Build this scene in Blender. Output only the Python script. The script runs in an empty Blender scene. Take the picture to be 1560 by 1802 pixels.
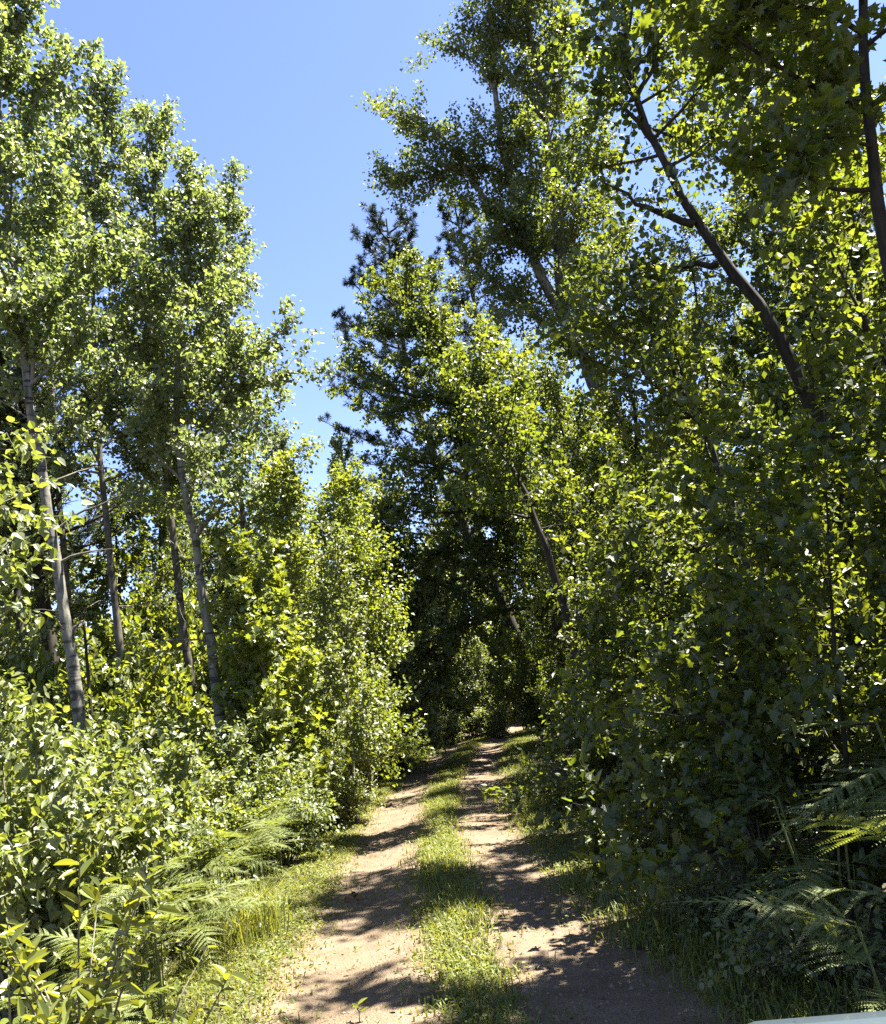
import bpy, math, time
import numpy as np

T0 = time.time()
sc = bpy.context.scene
RAD = math.radians

# ------------------------------------------------------------------ camera
FPX, PW, PH = 1500.0, 1560.0, 1802.0          # focal length and size of the photograph in pixels
PITCH, ROLL, CAM_H = RAD(11.6), RAD(8.0), 1.85
fwd = np.array([0, math.cos(PITCH), math.sin(PITCH)])
r0 = np.array([1.0, 0, 0]); u0 = np.cross(r0, fwd)
CR = math.cos(ROLL) * r0 - math.sin(ROLL) * u0
CU = math.sin(ROLL) * r0 + math.cos(ROLL) * u0
CP = np.array([0, 0, CAM_H])
cam = bpy.data.cameras.new('camera'); cam_o = bpy.data.objects.new('camera', cam)
sc.collection.objects.link(cam_o); sc.camera = cam_o
cam.sensor_fit = 'VERTICAL'; cam.sensor_height = 24.0; cam.lens = FPX / PH * 24.0
cam.clip_start = 0.05; cam.clip_end = 2000
from mathutils import Matrix
cam_o.matrix_world = Matrix((
    (CR[0], CU[0], -fwd[0], CP[0]), (CR[1], CU[1], -fwd[1], CP[1]),
    (CR[2], CU[2], -fwd[2], CP[2]), (0, 0, 0, 1)))

# ------------------------------------------------------------------ sky, sun, exposure
SUN_AZ, SUN_EL = 74.0, 66.0                   # azimuth from straight ahead towards the right
w = bpy.data.worlds.new('World'); sc.world = w; w.use_nodes = True
nt = w.node_tree; bg = nt.nodes['Background']
sky = nt.nodes.new('ShaderNodeTexSky'); sky.sky_type = 'NISHITA'; sky.sun_disc = False
sky.sun_elevation = RAD(SUN_EL); sky.sun_rotation = RAD(SUN_AZ)
sky.air_density = 1.0; sky.dust_density = 0.2; sky.ozone_density = 2.5
tint = nt.nodes.new('ShaderNodeMixRGB'); tint.blend_type = 'MULTIPLY'; tint.inputs[0].default_value = 1.0
tint.inputs[2].default_value = (.84, .785, .93, 1)      # the phone's white balance: a periwinkle sky
nt.links.new(sky.outputs[0], tint.inputs[1]); nt.links.new(tint.outputs[0], bg.inputs[0]); bg.inputs[1].default_value = 0.05
sun = bpy.data.lights.new('sun', 'SUN'); sun.energy = 5.0; sun.angle = RAD(0.53); sun.color = (1.0, 0.955, 0.87)
sun_o = bpy.data.objects.new('sun', sun); sc.collection.objects.link(sun_o)
sdir = np.array([math.cos(RAD(SUN_EL)) * math.sin(RAD(SUN_AZ)), math.cos(RAD(SUN_EL)) * math.cos(RAD(SUN_AZ)), math.sin(RAD(SUN_EL))])
from mathutils import Vector
sun_o.rotation_euler = Vector(-sdir).to_track_quat('-Z', 'Y').to_euler(); sun_o.location = (12, 12, 25)
vs = sc.view_settings; vs.view_transform = 'Standard'; vs.look = 'None'; vs.gamma = 1.0; vs.exposure = 2.86
vs.use_curve_mapping = False
cy = sc.cycles
cy.max_bounces = 8; cy.diffuse_bounces = 5; cy.glossy_bounces = 2; cy.transmission_bounces = 6; cy.transparent_max_bounces = 4
cy.caustics_reflective = False; cy.caustics_refractive = False
cy.use_denoising = False; cy.use_adaptive_sampling = False
cy.sample_clamp_indirect = 4.0

# ------------------------------------------------------------------ geometry helpers
def ray(x, y): return fwd * FPX + CR * (x - PW / 2) - CU * (y - PH / 2)
def V(x, y, Y):                               # the point seen at a pixel that stands Y metres down the track
    v = ray(x, y); return CP + v * (Y / v[1])
def G(x, y, z=0.0):                           # the ground point seen at a pixel
    v = ray(x, y); return CP + v * ((z - CP[2]) / v[2])
def norm(a): return a / (np.linalg.norm(a, axis=-1, keepdims=True) + 1e-9)
UP = np.array([0, 0, 1.0])

class MB:
    """collects vertices and faces of any size, makes one mesh"""
    def __init__(s): s.v = []; s.f = []; s.a = []; s.n = 0
    def add(s, v, faces, val=None):
        v = np.asarray(v, float).reshape(-1, 3)
        for f in (faces if isinstance(faces, list) else [faces]):
            s.f.append(np.asarray(f, np.int64) + s.n)
        s.v.append(v); s.a.append(np.zeros(len(v)) if val is None else np.broadcast_to(np.asarray(val, float), (len(v),)))
        s.n += len(v)
    def mesh(s, name, mats, smooth=False, origin=(0, 0, 0)):
        v = np.concatenate(s.v) - np.asarray(origin, float)
        me = bpy.data.meshes.new(name)
        me.vertices.add(len(v)); me.vertices.foreach_set('co', v.astype(np.float32).ravel())
        li = np.concatenate([f.ravel() for f in s.f]); tot = np.concatenate([np.full(len(f), f.shape[1]) for f in s.f])
        start = np.concatenate([[0], np.cumsum(tot)[:-1]])
        me.loops.add(len(li)); me.loops.foreach_set('vertex_index', li.astype(np.int32))
        me.polygons.add(len(tot)); me.polygons.foreach_set('loop_start', start.astype(np.int32))
        me.polygons.foreach_set('loop_total', tot.astype(np.int32))
        at = me.attributes.new('v', 'FLOAT', 'POINT'); at.data.foreach_set('value', np.concatenate(s.a).astype(np.float32))
        me.update(calc_edges=True)
        me.polygons.foreach_set('use_smooth', np.full(len(tot), smooth))
        for m in (mats if isinstance(mats, (list, tuple)) else [mats]): me.materials.append(m)
        return me

def link(name, me, parent=None):
    o = bpy.data.objects.new(name, me); sc.collection.objects.link(o); o.parent = parent; return o
def tag(o, label=None, cat=None, group=None, kind=None):
    if label: o['label'] = label
    if cat: o['category'] = cat
    if group: o['group'] = group
    if kind: o['kind'] = kind
    return o
def root(name, loc, label, cat, group=None, rz=0.0, s=1.0):
    o = link(name, None); o.location = loc; o.rotation_euler = (0, 0, rz); o.scale = (s, s, s)
    o.empty_display_size = 0.2
    return tag(o, label, cat, group)
def copy_tree(o, parent=None):
    c = o.copy(); sc.collection.objects.link(c); c.parent = parent
    for ch in KIDS.get(o.name, []): copy_tree(ch, c)
    return c
KIDS = {}
def kids(o, *parts): KIDS[o.name] = list(parts)

def spline(P, n):
    P = np.asarray(P, float)
    if len(P) == 2: return P[0] + (P[1] - P[0]) * np.linspace(0, 1, n)[:, None]
    Q = np.vstack([2 * P[0] - P[1], P, 2 * P[-1] - P[-2]])
    d = np.concatenate([[0], np.cumsum(np.linalg.norm(np.diff(P, axis=0), axis=1))])
    out = []
    for t in np.linspace(0, d[-1], n):
        i = min(np.searchsorted(d, t, 'right') - 1, len(P) - 2); u = (t - d[i]) / (d[i + 1] - d[i] + 1e-9)
        p0, p1, p2, p3 = Q[i:i + 4]
        out.append(.5 * (2 * p1 + (p2 - p0) * u + (2 * p0 - 5 * p1 + 4 * p2 - p3) * u * u + (3 * p1 - p0 - 3 * p2 + p3) * u ** 3))
    return np.array(out)

def tube(mb, P, R, sides=6, val=0.5, rng=None, bump=0.0):
    P = np.asarray(P, float); R = np.broadcast_to(np.asarray(R, float), (len(P),))
    T = norm(np.gradient(P, axis=0)); a = np.array([1.0, 0.02, 0.03]) if abs(T[0][0]) < .8 else np.array([0, 1.0, .02])
    N = norm(a - T * (T @ a)[:, None]); B = np.cross(T, N)
    th = np.linspace(0, 2 * math.pi, sides, endpoint=False)
    rr = np.ones((len(P), sides))
    if rng is not None and bump: rr += rng.normal(0, bump, rr.shape)
    ring = N[:, None] * np.cos(th)[None, :, None] + B[:, None] * np.sin(th)[None, :, None]
    v = P[:, None] + ring * (R[:, None] * rr)[..., None]
    i = np.arange(len(P) - 1)[:, None] * sides; j = np.arange(sides)[None]; k = (j + 1) % sides
    f = np.stack([i + j, i + k, i + sides + k, i + sides + j], -1).reshape(-1, 4)
    mb.add(v.reshape(-1, 3), f, val)
    n = len(P) * sides; cap = np.arange(sides)
    mb.add(np.vstack([v[-1], v[0]]), [cap[None], (cap[::-1] + sides)[None]], val)

# leaf outlines: x along the leaf, y across, z out of plane; faces index the points
def folded(half, fold=0.12):
    """half outline from base to tip (excluding both) -> two faces meeting at the midrib"""
    pts = [(0, 0, 0)] + [(x, y, abs(y) * fold * 2 - .10 * x * x) for x, y in half] + [(1, 0, -.10)] + [(x, -y, abs(y) * fold * 2 - .10 * x * x) for x, y in half]
    m = len(half)
    A = [0] + list(range(1, m + 1)) + [m + 1]; B = [m + 1] + list(range(2 * m + 1, m + 1, -1)) + [0]
    return np.array(pts), np.array([A[::-1], B[::-1]])
ROUND = folded([(.22, .40), (.68, .36)])
OVAL = folded([(.25, .27), (.66, .26)])
LONG = folded([(.28, .15), (.66, .13)], .25)
DIAM = (np.array([(0, 0, 0), (.45, .40, .06), (1, 0, -.06), (.45, -.40, .06)]), np.array([[0, 3, 2, 1]]))
KITE = (np.array([(0, 0, 0), (.42, .47, .09), (1, 0, -.07), (.42, -.47, .09)]), np.array([[0, 3, 2, 1]]))
SLIM = (np.array([(0, 0, 0), (.42, .37, .09), (1, 0, -.07), (.42, -.37, .09)]), np.array([[0, 3, 2, 1]]))
MAPLE = folded([(-.10, .34), (.13, .29), (.22, .62), (.40, .27), (.62, .36), (.68, .14)])
MAPLE2 = folded([(-.06, .26), (.16, .30), (.30, .50), (.48, .28), (.70, .26)], .2)
HAZEL = folded([(.12, .24), (.46, .32), (.78, .16)])

def leaves(mb, pos, axis, nrm, size, tpl, rng, val=None):
    """one leaf at each point, from vectorised frames"""
    n = len(pos); tv, tf = tpl
    a = norm(axis); b = norm(np.cross(nrm, a)); c = np.cross(a, b)
    s = np.broadcast_to(np.asarray(size, float), (n,))[:, None, None]
    v = pos[:, None] + s * (a[:, None] * tv[None, :, 0:1] + b[:, None] * tv[None, :, 1:2] + c[:, None] * tv[None, :, 2:3])
    f = (tf[None] + (np.arange(n) * len(tv))[:, None, None]).reshape(-1, tf.shape[1])
    val = rng.random(n) if val is None else val
    mb.add(v.reshape(-1, 3), f, np.repeat(val, len(tv)))

def path(p, d, L, n, curve, wob, rng):
    P = [np.asarray(p, float)]; d = norm(np.asarray(d, float))
    for k in range(n):
        d = norm(d + UP * curve / n + rng.normal(0, wob, 3)); P.append(P[-1] + d * L / n)
    return np.array(P)

def scatter(segs, n, jit, rng):
    """n points along weighted segments; returns points and segment directions"""
    A = np.array([s[0] for s in segs]); B = np.array([s[1] for s in segs]); wt = np.array([s[2] for s in segs]) * np.linalg.norm(B - A, axis=1)
    i = rng.choice(len(segs), n, p=wt / wt.sum()); u = rng.random(n)[:, None]
    return A[i] + (B[i] - A[i]) * u + rng.normal(0, jit, (n, 3)), norm(B[i] - A[i]), i

def grow(rng, trunk, r_base, r_top, c0, nb, blen, elev, n_leaf, leaf, tpl, extra=(), twig_n=7, curve=.35, jit=.06,
         flat=.9, droop=.5, bias=None, twig_len=.38, bump=.03, nseg=22, sides=9, upward=.15, dead=0):
    """trunk polyline -> (trunk MB, branch MB, leaf MB)"""
    tb, bb, lb = MB(), MB(), MB()
    P = spline(trunk, nseg); P[1:-1] += rng.normal(0, r_base * .12, (nseg - 2, 3))
    t = np.linspace(0, 1, nseg); R = r_base + (r_top - r_base) * t ** .85; R[0] *= 1.35; R[1] *= 1.08
    tube(tb, P, R, sides, .5, rng, bump)
    segs = []
    def spray(Q, r, w=1.0, dens=1.0):
        L = np.sum(np.linalg.norm(np.diff(Q, axis=0), axis=1))
        m = max(2, int(round(twig_n * dens * (.6 + L * .45))))
        for u in rng.uniform(.18, 1.0, m):
            x = u * (len(Q) - 1); i = min(int(x), len(Q) - 2); p = Q[i] + (Q[i + 1] - Q[i]) * (x - i)
            d = norm(norm(Q[i + 1] - Q[i]) * .55 + norm(rng.normal(0, 1, 3)) * .75 + UP * upward)
            l = min(L * twig_len * (1.15 - u) + .12 + .10 * L, 1.25 + leaf * 3) * rng.uniform(.6, 1.25)
            T = path(p, d, l, 2, curve * .3, .18, rng)
            tube(bb, T, np.linspace(max(.0035, r * .35), .002, 3), 3, .5)
            for k in range(2): segs.append((T[k], T[k + 1], w * (.7 + .6 * k)))
        for k in range(max(0, len(Q) // 3), len(Q) - 1): segs.append((Q[k], Q[k + 1], w * .7))
    az = rng.uniform(0, 6.28)
    for i in range(nb):
        f = c0 + (0.985 - c0) * (i + rng.uniform(.2, .8)) / nb
        x = f * (nseg - 1); k = min(int(x), nseg - 2); p = P[k] + (P[k + 1] - P[k]) * (x - k)
        az += 2.4 + rng.normal(0, .35); g = (f - c0) / (1 - c0)
        L = blen(g) * rng.uniform(.7, 1.25); e = RAD(elev(g)) + rng.normal(0, .12)
        h = np.array([math.cos(az), math.sin(az), 0.0])
        if bias is not None:
            h = norm(h + bias); L *= 1 + .45 * float(h @ norm(np.asarray(bias, float)))
        d = h * math.cos(e) + UP * math.sin(e)
        Q = path(p, d, L, 6, curve, .07, rng); rr = min(R[k] * .5, .012 + .014 * L)
        tube(bb, Q, np.linspace(rr, .004, 7), 5, .5)
        spray(Q, rr)
    for i in range(dead):                      # bare dry twigs below the crown
        f = rng.uniform(min(.2, c0 * .5), c0); x = f * (nseg - 1); k = int(x); p = P[k] + (P[k + 1] - P[k]) * (x - k)
        a = rng.uniform(0, 6.28); Q = path(p, (math.cos(a), math.sin(a), .25), rng.uniform(.5, 1.3), 5, -.1, .18, rng)
        tube(bb, Q, np.linspace(.014, .003, 6), 4, .5)
        for q in (2, 3, 4):
            T = path(Q[q], rng.normal(0, 1, 3), rng.uniform(.15, .4), 3, 0, .2, rng); tube(bb, T, np.linspace(.005, .002, 4), 3, .5)
    for Q, r, w, dens in extra:
        Q = spline(Q, 9); Q[1:-1] += rng.normal(0, r * .3, (7, 3)); tube(bb, Q, np.linspace(r, max(.005, r * .2), 9), 6, .5)
        if dens > 0: spray(Q, r * .4, w, dens)
    for k in range(int(nseg * .8), nseg - 1): segs.append((P[k], P[k + 1], .7))
    pos, d, i = scatter(segs, n_leaf, jit, rng)
    n = norm(rng.normal(0, 1, (n_leaf, 3)) * flat + UP * .8)
    a = norm(d * .5 + rng.normal(0, .6, (n_leaf, 3)) - UP * droop)
    clump = np.array([hash((j // 6) * 7919) % 100 / 100 for j in range(len(segs))])[i]   # leaves of one shoot share a tone
    leaves(lb, pos, a, n, leaf * rng.uniform(.65, 1.25, n_leaf), tpl, rng, np.clip(.55 * rng.random(n_leaf) + .45 * clump, 0, 1))
    return tb, bb, lb

# ------------------------------------------------------------------ materials
def mat(name):
    m = bpy.data.materials.new(name); m.use_nodes = True; t = m.node_tree
    for n in list(t.nodes): t.nodes.remove(n)
    out = t.nodes.new('ShaderNodeOutputMaterial'); return m, t, out
def N(t, kind, **kw):
    n = t.nodes.new('ShaderNode' + kind)
    for k, v in kw.items():
        if k in n.inputs: n.inputs[k].default_value = v
        else: setattr(n, k, v)
    return n
def ramp(t, stops):
    r = t.nodes.new('ShaderNodeValToRGB'); e = r.color_ramp.elements
    while len(e) < len(stops): e.new(.5)
    for q, (p, c) in zip(e, stops): q.position = p; q.color = (*c, 1)
    return r
def leaf_mat(name, cols, trans, tmix=.42, rough=.42, spec=.5, scale=(0, 0, 0)):
    m, t, out = mat(name); L = t.links
    at = N(t, 'Attribute', attribute_name='v'); oi = N(t, 'ObjectInfo')
    r = ramp(t, [(i / (len(cols) - 1), c) for i, c in enumerate(cols)]); L.new(at.outputs['Fac'], r.inputs[0])
    r2 = ramp(t, [(i / (len(trans) - 1), c) for i, c in enumerate(trans)]); L.new(at.outputs['Fac'], r2.inputs[0])
    hv = N(t, 'HueSaturation'); mp = N(t, 'MapRange'); mp.inputs['To Min'].default_value = .488; mp.inputs['To Max'].default_value = .512
    L.new(oi.outputs['Random'], mp.inputs['Value']); L.new(mp.outputs[0], hv.inputs['Hue']); L.new(r.outputs[0], hv.inputs['Color'])
    p = N(t, 'BsdfPrincipled'); p.inputs['Roughness'].default_value = rough; p.inputs['Specular IOR Level'].default_value = spec
    L.new(hv.outputs[0], p.inputs['Base Color'])
    tr = N(t, 'BsdfTranslucent'); L.new(r2.outputs[0], tr.inputs['Color'])
    mx = N(t, 'MixShader'); mx.inputs[0].default_value = tmix
    L.new(p.outputs[0], mx.inputs[1]); L.new(tr.outputs[0], mx.inputs[2]); L.new(mx.outputs[0], out.inputs[0]); return m
def bark_mat(name, base, light, dark, bands=0.0, scale=1.0, rough=.85):
    m, t, out = mat(name); L = t.links
    tc = N(t, 'TexCoord'); mp = N(t, 'Mapping'); mp.inputs['Scale'].default_value = (scale * 14, scale * 14, scale * (3 if not bands else 5)); L.new(tc.outputs['Object'], mp.inputs[0])
    n1 = N(t, 'TexNoise', Scale=1.0, Detail=6.0, Roughness=.65); L.new(mp.outputs[0], n1.inputs['Vector'])
    r = ramp(t, [(.28, dark), (.45, base), (.68, light)]); L.new(n1.outputs['Fac'], r.inputs[0]); col = r.outputs[0]
    if bands:
        mp2 = N(t, 'Mapping'); mp2.inputs['Scale'].default_value = (3.0, 3.0, 16.0); L.new(tc.outputs['Object'], mp2.inputs[0])
        n2 = N(t, 'TexNoise', Scale=1.0, Detail=3.0); L.new(mp2.outputs[0], n2.inputs['Vector'])
        r2 = ramp(t, [(.56, (0, 0, 0)), (.64, (1, 1, 1))]); L.new(n2.outputs['Fac'], r2.inputs[0])
        mx = N(t, 'MixRGB'); mx.inputs[2].default_value = (*dark, 1); L.new(r2.outputs[0], mx.inputs[0]); L.new(col, mx.inputs[1]); col = mx.outputs[0]
    p = N(t, 'BsdfPrincipled'); p.inputs['Roughness'].default_value = rough; p.inputs['Specular IOR Level'].default_value = .25; L.new(col, p.inputs['Base Color'])
    bp = N(t, 'Bump'); bp.inputs['Strength'].default_value = .5; bp.inputs['Distance'].default_value = .02; L.new(n1.outputs['Fac'], bp.inputs['Height']); L.new(bp.outputs[0], p.inputs['Normal'])
    L.new(p.outputs[0], out.inputs[0]); return m
def plain(name, col, rough=.6, spec=.4, metal=0.0, noise=.15, sc_=20.0, coat=0.0):
    m, t, out = mat(name); L = t.links
    tc = N(t, 'TexCoord'); n1 = N(t, 'TexNoise', Scale=sc_, Detail=4.0); L.new(tc.outputs['Object'], n1.inputs['Vector'])
    lo = tuple(c * (1 - noise) for c in col); hi = tuple(min(1, c * (1 + noise)) for c in col)
    r = ramp(t, [(.3, lo), (.7, hi)]); L.new(n1.outputs['Fac'], r.inputs[0])
    p = N(t, 'BsdfPrincipled'); p.inputs['Roughness'].default_value = rough; p.inputs['Specular IOR Level'].default_value = spec; p.inputs['Metallic'].default_value = metal
    p.inputs['Coat Weight'].default_value = coat
    L.new(r.outputs[0], p.inputs['Base Color']); L.new(p.outputs[0], out.inputs[0]); return m

M = {}
M['aspen'] = leaf_mat('aspen_leaf', [(.075, .094, .034), (.100, .120, .044), (.130, .145, .055)], [(.16, .22, .045), (.23, .285, .055), (.31, .35, .06)], .46, .50, .9)
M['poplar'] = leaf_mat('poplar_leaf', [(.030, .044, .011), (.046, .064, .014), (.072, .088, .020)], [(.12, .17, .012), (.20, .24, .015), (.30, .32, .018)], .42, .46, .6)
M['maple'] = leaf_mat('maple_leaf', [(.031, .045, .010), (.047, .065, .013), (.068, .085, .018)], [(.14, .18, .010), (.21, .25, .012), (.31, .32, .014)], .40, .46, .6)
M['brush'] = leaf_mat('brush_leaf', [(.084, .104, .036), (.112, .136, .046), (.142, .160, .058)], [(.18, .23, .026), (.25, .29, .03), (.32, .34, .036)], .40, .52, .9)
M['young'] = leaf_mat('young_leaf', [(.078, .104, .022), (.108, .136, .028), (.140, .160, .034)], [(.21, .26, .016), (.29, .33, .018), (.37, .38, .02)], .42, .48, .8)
M['long'] = leaf_mat('willow_leaf', [(.070, .088, .018), (.095, .118, .022), (.125, .142, .028)], [(.20, .23, .014), (.28, .29, .016), (.35, .35, .018)], .38, .42, .7)
M['fern'] = leaf_mat('fern_leaf', [(.110, .132, .042), (.135, .158, .052), (.155, .175, .060)], [(.19, .23, .025), (.24, .275, .03), (.28, .31, .035)], .36, .55, .35)
M['needle'] = leaf_mat('pine_needle', [(.018, .034, .018), (.030, .050, .024), (.042, .064, .026)], [(.03, .05, .015), (.04, .06, .015), (.05, .07, .015)], .15, .5, .35)
M['grass'] = leaf_mat('grass_blade', [(.095, .118, .026), (.135, .158, .034), (.185, .190, .058)], [(.18, .22, .015), (.27, .28, .02), (.36, .32, .05)], .40, .5, .4)
M['dry'] = plain('dry_leaf', (.15, .085, .04), .7, .3, noise=.4)
M['aspen_bark'] = bark_mat('aspen_bark', (.11, .105, .08), (.22, .205, .165), (.04, .036, .03), 1)
M['twig'] = bark_mat('twig_bark', (.12, .105, .08), (.22, .20, .16), (.05, .045, .035))
M['dark_bark'] = bark_mat('dark_bark', (.022, .018, .013), (.050, .041, .030), (.007, .006, .005))
M['grey_bark'] = bark_mat('grey_bark', (.065, .056, .043), (.13, .115, .09), (.035, .03, .024), 1)
M['dead_wood'] = bark_mat('dead_wood', (.42, .34, .25), (.6, .52, .42), (.16, .12, .08))

def ground_material():
    m, t, out = mat('forest_floor'); L = t.links
    tc = N(t, 'TexCoord'); n1 = N(t, 'TexNoise', Scale=1.6, Detail=8.0, Roughness=.7); L.new(tc.outputs['Object'], n1.inputs['Vector'])
    n2 = N(t, 'TexVoronoi', Scale=22.0); L.new(tc.outputs['Object'], n2.inputs['Vector'])
    r = ramp(t, [(.3, (.030, .024, .015)), (.5, (.062, .050, .028)), (.7, (.075, .080, .028))]); L.new(n1.outputs['Fac'], r.inputs[0])
    mx = N(t, 'MixRGB', blend_type='OVERLAY'); mx.inputs[0].default_value = .6; L.new(r.outputs[0], mx.inputs[1]); L.new(n2.outputs['Color'], mx.inputs[2])
    hs = N(t, 'HueSaturation', Saturation=.8); L.new(mx.outputs[0], hs.inputs['Color'])
    p = N(t, 'BsdfPrincipled', Roughness=.9); p.inputs['Specular IOR Level'].default_value = .2; L.new(r.outputs[0], p.inputs['Base Color'])
    bp = N(t, 'Bump', Strength=.8, Distance=.03); L.new(n2.outputs['Distance'], bp.inputs['Height']); L.new(bp.outputs[0], p.inputs['Normal'])
    L.new(p.outputs[0], out.inputs[0]); return m
def dirt_material():
    m, t, out = mat('sandy_dirt'); L = t.links
    tc = N(t, 'TexCoord')
    n1 = N(t, 'TexNoise', Scale=2.2, Detail=7.0, Roughness=.65); L.new(tc.outputs['Object'], n1.inputs['Vector'])
    n2 = N(t, 'TexNoise', Scale=55.0, Detail=6.0, Roughness=.75); L.new(tc.outputs['Object'], n2.inputs['Vector'])
    n3 = N(t, 'TexVoronoi', Scale=70.0); L.new(tc.outputs['Object'], n3.inputs['Vector'])
    r = ramp(t, [(.25, (.092, .066, .041)), (.5, (.152, .112, .073)), (.75, (.200, .153, .105))]); L.new(n1.outputs['Fac'], r.inputs[0])
    r2 = ramp(t, [(.32, (.45, .42, .38)), (.52, (1, 1, 1)), (.72, (1.18, 1.15, 1.12))]); L.new(n2.outputs['Fac'], r2.inputs[0])
    mx = N(t, 'MixRGB', blend_type='MULTIPLY'); mx.inputs[0].default_value = .8; L.new(r.outputs[0], mx.inputs[1]); L.new(r2.outputs[0], mx.inputs[2])
    p = N(t, 'BsdfPrincipled', Roughness=.95); p.inputs['Specular IOR Level'].default_value = .15; L.new(mx.outputs[0], p.inputs['Base Color'])
    ad = N(t, 'Math', operation='ADD'); L.new(n2.outputs['Fac'], ad.inputs[0]); L.new(n3.outputs['Distance'], ad.inputs[1])
    bp = N(t, 'Bump', Strength=.7, Distance=.02); L.new(ad.outputs[0], bp.inputs['Height']); L.new(bp.outputs[0], p.inputs['Normal'])
    L.new(p.outputs[0], out.inputs[0]); return m
M['ground'] = ground_material(); M['dirt'] = dirt_material()

# ------------------------------------------------------------------ ground and track
def lin(y, ys, xs): return np.interp(y, ys, xs)
TY = [0, 5, 7, 9, 12, 16, 20, 26, 30, 36, 44]
BEND = [0, 0, 0, 0, 0, 0, .0, .15, .5, 1.6, 4.0]
E_LL = [-1.55, -1.55, -1.62, -1.70, -1.86, -1.95, -1.82, -1.62, -1.45, -1.4, -1.4]    # left rut, outer edge
E_LR = [-.42, -.45, -.60, -.75, -.90, -.95, -.92, -.72, -.62, -.6, -.6]
E_RL = [.12, .10, -.08, -.22, -.42, -.46, -.34, -.20, -.08, -.1, -.1]
E_RR = [1.22, 1.10, .72, .50, .38, .40, .50, .74, .80, .85, .85]
def edge(E, y): return lin(y, TY, E) + lin(y, TY, BEND)
def bumpf(x, y):
    return (.05 * np.sin(x * .9 + y * .37) * np.sin(y * .51 - x * .2) + .03 * np.sin(x * 2.3 + 1.7) * np.cos(y * 1.9))
def gz(x, y):
    """ground height: the ruts a little below the crown, the verges rising gently"""
    x = np.asarray(x, float); y = np.asarray(y, float)
    c = (edge(E_LR, y) + edge(E_RL, y)) / 2; d = x - c
    rut = -.045 * np.exp(-((np.abs(d) - .85) / .38) ** 2)
    far = np.clip((np.abs(d) - 1.7) / 3, 0, 1)
    side = far * (.10 + .9 * bumpf(x, y)) + .12 * np.clip((-d - 2.5) / 4, 0, 1)
    return rut + side + .012 * np.sin(x * 5.1 + y * 3.3) * np.sin(y * 4.7)
def sheet(xs, ys, zf):
    X, Y = np.meshgrid(xs, ys); Z = zf(X, Y); v = np.stack([X, Y, Z], -1).reshape(-1, 3)
    nx = len(xs); i = np.arange(len(ys) - 1)[:, None] * nx; j = np.arange(nx - 1)[None]
    return v, np.stack([i + j, i + j + 1, i + nx + j + 1, i + nx + j], -1).reshape(-1, 4)
g = MB()
xs = np.concatenate([[-400, -120, -60, -30, -18], np.arange(-12, -4, .5), np.arange(-4, 4, .1), np.arange(4, 12.1, .5), [18, 30, 60, 120, 400]])
ys = np.concatenate([[-400, -60, -20, -8, -3], np.arange(0, 12, .15), np.arange(12, 40, .4), [44, 50, 60, 90, 160, 400, 900]])
g.add(*sheet(xs, ys, lambda x, y: gz(x, y) - .006))
tag(link('ground', g.mesh('ground', M['ground'], True)), 'shaded forest floor with brown leaf litter', 'ground', kind='structure')
rg = np.random.default_rng(3)
def rut(EL, ER, label):
    mb = MB(); yy = np.arange(-3, 42, .08); nx = 14
    wl = np.interp(yy, np.arange(-4, 44, .25), rg.normal(0, .05, 192)); wr = np.interp(yy, np.arange(-4, 44, .25), rg.normal(0, .05, 192))
    l = edge(EL, yy) - .10 + wl; r = edge(ER, yy) + .10 + wr
    u = np.linspace(0, 1, nx); X = l[:, None] + (r - l)[:, None] * u; Y = np.repeat(yy[:, None], nx, 1)
    Z = gz(X, Y) + .006 + rg.normal(0, .0025, X.shape); Z[:, 0] -= .012; Z[:, -1] -= .012
    i = np.arange(len(yy) - 1)[:, None] * nx; j = np.arange(nx - 1)[None]
    mb.add(np.stack([X, Y, Z], -1).reshape(-1, 3), np.stack([i + j, i + j + 1, i + nx + j + 1, i + nx + j], -1).reshape(-1, 4))
    tag(link('dirt_track', mb.mesh('dirt_track', M['dirt'], True)), label, 'track', kind='structure')
rut(E_LL, E_LR, 'sunny sandy wheel rut on the left of the grass strip')
rut(E_RL, E_RR, 'dappled sandy wheel rut on the right of the grass strip')

# ------------------------------------------------------------------ grass
def blades(mb, P, hgt, rng, wid=.006, lean=.55):
    n = len(P); a = rng.uniform(0, 6.283, n); h = np.stack([np.cos(a), np.sin(a), np.zeros(n)], 1); s = np.stack([-np.sin(a), np.cos(a), np.zeros(n)], 1)
    H = (hgt * rng.uniform(.5, 1.3, n))[:, None]; k = (rng.uniform(.1, 1, n) * lean)[:, None]; W_ = (wid * rng.uniform(.7, 1.5, n))[:, None]
    p1 = P + UP * H * .55 + h * H * k * .3; p2 = P + UP * H * (1 - .25 * k) + h * H * k * 1.0
    v = np.stack([P - s * W_ * .5, P + s * W_ * .5, p1 + s * W_ * .45, p1 - s * W_ * .45, p2], 1)
    b = (np.arange(n) * 5)[:, None]; val = np.repeat(np.clip(rng.normal(.5, .25, n), 0, 1), 5)
    mb.add(v.reshape(-1, 3), [b + np.array([[0, 1, 2, 3]]), b + np.array([[3, 2, 4]])], val)
def strip(n, y0, y1, fl, fr, rng, edge_soft=.12):
    y = y0 + (y1 - y0) * rng.random(n) ** 1.5; l = fl(y); r = fr(y)
    x = l + (r - l) * rng.random(n) + rng.normal(0, edge_soft, n) * rng.random(n)
    return x, y
def patchy(x, y, rng, k=.35):
    f = .5 + .5 * np.sin(x * 3.1 + 1.3 * np.sin(y * 1.1)) * np.sin(y * 1.7 + 1.1 * np.sin(x * 2.3)); return rng.random(len(x)) < k + (1 - k) * f
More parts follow.
